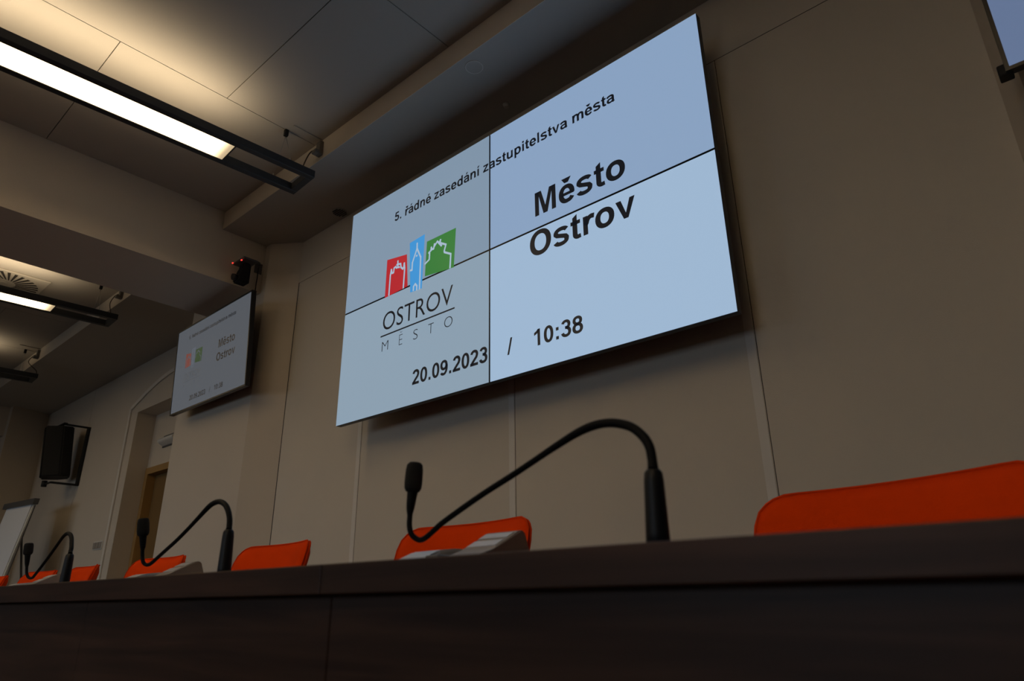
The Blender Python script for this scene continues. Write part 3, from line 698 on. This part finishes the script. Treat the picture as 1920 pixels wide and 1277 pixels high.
# ------------------------------------------------------------------ microphones
M1 = [(-0.3447, 0.6, 0.8326), (-0.3459, 0.6018, 0.8436), (-0.349, 0.6039, 0.8568), (-0.3572, 0.606, 0.8695), (-0.3725, 0.6086, 0.8821), (-0.3967, 0.6117, 0.8909), (-0.4218, 0.6147, 0.8929), (-0.4494, 0.618, 0.889), (-0.4892, 0.6229, 0.878), (-0.5514, 0.6301, 0.8588), (-0.6189, 0.6373, 0.839), (-0.6912, 0.6445, 0.8142), (-0.7145, 0.6469, 0.8043), (-0.7347, 0.6489, 0.7953), (-0.7471, 0.648, 0.7936), (-0.7551, 0.6425, 0.8001), (-0.7591, 0.6405, 0.812), (-0.7611, 0.6421, 0.827), (-0.7611, 0.6425, 0.8373), (-0.7611, 0.6452, 0.8599)]
M2 = [(-1.1995, 0.6, 0.8372), (-1.202, 0.6012, 0.8427), (-1.2102, 0.6041, 0.8565), (-1.2266, 0.6074, 0.8727), (-1.2466, 0.61, 0.8856), (-1.2738, 0.6124, 0.8939), (-1.3023, 0.6148, 0.8942), (-1.3308, 0.6178, 0.8887), (-1.3782, 0.6234, 0.8733), (-1.4347, 0.6298, 0.8549), (-1.4933, 0.636, 0.8371), (-1.5753, 0.6439, 0.8148), (-1.6179, 0.6479, 0.803), (-1.6393, 0.649, 0.7980), (-1.6483, 0.6453, 0.7985), (-1.6533, 0.641, 0.8043), (-1.6563, 0.639, 0.8155), (-1.6563, 0.6368, 0.8281), (-1.6563, 0.6359, 0.8376), (-1.6563, 0.6325, 0.8583)]
M3 = [(-2.0024, 0.6, 0.8372), (-2.0082, 0.6013, 0.8427), (-2.0141, 0.6034, 0.851), (-2.0279, 0.606, 0.8624), (-2.0477, 0.6094, 0.8771), (-2.0704, 0.6118, 0.8882), (-2.095, 0.6133, 0.8934), (-2.1184, 0.6149, 0.893), (-2.1488, 0.6177, 0.8869), (-2.1999, 0.6234, 0.8708), (-2.2785, 0.632, 0.8454), (-2.3596, 0.6403, 0.8202), (-2.4208, 0.6462, 0.8019), (-2.4452, 0.6487, 0.7956), (-2.4665, 0.648, 0.7946), (-2.4785, 0.6446, 0.7992), (-2.4835, 0.6407, 0.8099), (-2.4865, 0.6385, 0.8252), (-2.4865, 0.637, 0.8358), (-2.4865, 0.6335, 0.8602)]
def make_mic(label, bx, pts, headtop, group):
    base = Vector((bx, 0.60, DT))
    t = thing('gooseneck_microphone', label, 'microphone', base, (0, 0, 0), group)
    P = [Vector(p) - base for p in pts]
    top = P[0]
    obj('base_plate', tube([(0, 0, 0), (0, 0, 0.004), (0, 0, 0.008)], [0.024, 0.024, 0.016], 24), M_MIC, t)
    g = bmesh.new(); d = top - Vector((0, 0, 0.006))
    prof = [(0.0, 0.0118), (0.2, 0.0114), (0.85, 0.0098), (0.95, 0.0090), (0.985, 0.0072), (1.0, 0.0060)]
    add_tube(g, [Vector((0, 0, 0.006)) + d * s for s, r in prof], [r for s, r in prof], 20)
    obj('grip', g, M_MIC, t)
    cp = catmull(P, 5); n = len(cp); rs = []
    for i in range(n):
        s = i / (n - 1)
        r = 0.0042
        if s < 0.05: r = 0.0056 - (0.0056 - 0.0048) * s / 0.05
        elif s < 0.34: r = 0.0050
        elif s < 0.44: r = 0.0050 - 0.0012 * (s - 0.34) / 0.10
        elif s < 0.90: r = 0.0038
        else: r = 0.0038 + 0.0040 * (s - 0.90) / 0.10
        rs.append(r)
    obj('gooseneck', tube(cp, rs, 14), M_NECK, t)
    a = P[-1]; b = Vector(headtop) - base; ax = (b - a)
    hp = [(0.0, 0.0078), (0.03, 0.0100), (0.12, 0.0120), (0.30, 0.0128), (0.75, 0.0124), (0.92, 0.0112), (0.99, 0.0085), (1.0, 0.004)]
    obj('windscreen', tube([a + ax * s for s, r in hp], [r for s, r in hp], 20), M_FOAM, t)
    return t
GM = 'gooseneck microphones on the desk'
make_mic('large nearest gooseneck microphone in front of the video wall', -0.3457, M1, (-0.7611, 0.6479, 0.9022), GM)
make_mic('middle gooseneck microphone in front of the door niche and pier', -1.1965, M2, (-1.6563, 0.6267, 0.8968), GM)
make_mic('smallest farthest gooseneck microphone beside the flipchart', -2.0010, M3, (-2.4865, 0.6303, 0.8942), GM)

# conference units (grey wedge boxes) ---------------------------------------
def make_unit(label, x, y, rz, group):
    """origin at the desk, right end at x=0, ridge at y=0"""
    t = thing('conference_unit', label, 'console', (x, y, DT), (0, 0, rz), group)
    b = prism([(-0.115, 0.0), (-0.115, 0.010), (-0.055, 0.0285), (0.0, 0.056), (0.010, 0.054), (0.030, 0.0)], 0.064, 0, -0.064)
    bmesh.ops.bevel(b, geom=b.edges[:], offset=0.002, segments=2, affect='EDGES')
    h = obj('raised_housing', b, M_UNIT, t)
    for k, (s0, s1) in enumerate(((0.16, 0.46), (0.60, 0.86))):     # glossy strips lying on the slope
        p0 = Vector((0, -0.055, 0.0285)).lerp(Vector((0, 0, 0.056)), s0); p1 = Vector((0, -0.055, 0.0285)).lerp(Vector((0, 0, 0.056)), s1)
        sb = bmesh.new(); nz = Vector((0, -0.45, 0.9)).normalized() * 0.0012
        q = [Vector((-0.060, p0.y, p0.z)), Vector((-0.006, p0.y, p0.z)), Vector((-0.006, p1.y, p1.z)), Vector((-0.060, p1.y, p1.z))]
        lo = [sb.verts.new(v) for v in q]; hi = [sb.verts.new(v + nz) for v in q]; sb.faces.new(hi)
        for i in range(4): sb.faces.new((lo[i], lo[(i + 1) % 4], hi[(i + 1) % 4], hi[i]))
        obj('display_strip', sb, M_UNITL, t)
    b = prism([(-0.13, 0.0), (-0.13, 0.008), (-0.075, 0.030), (-0.040, 0.034), (0.02, 0.030), (0.03, 0.0)], 0.060, 0, -0.142)
    bmesh.ops.bevel(b, geom=b.edges[:], offset=0.003, segments=2, affect='EDGES')
    obj('speaker_housing', b, M_UNITL, t)
    obj('bridge', box((-0.086, -0.10, 0.0), (-0.060, 0.02, 0.022), 0.002), M_UNITD, t)
    b = prism([(-0.13, 0.0), (-0.13, 0.006), (-0.04, 0.022), (0.02, 0.020), (0.03, 0.0)], 0.040, 0, -0.184)
    obj('key_pad', b, M_UNIT, t)
    return t
GU = 'grey conference units on the desk'
u0 = make_unit('grey conference unit behind the nearest gooseneck microphone', -0.645, 0.746, 0, GU)
for x, y, lb in ((-1.585, 0.730, 'grey wedge unit under the head of the middle microphone'), (-2.415, 0.705, 'pale conference unit by the farthest microphone near the flipchart')):
    c = copy_tree(u0); c.location = (x, y, DT); c['label'] = lb
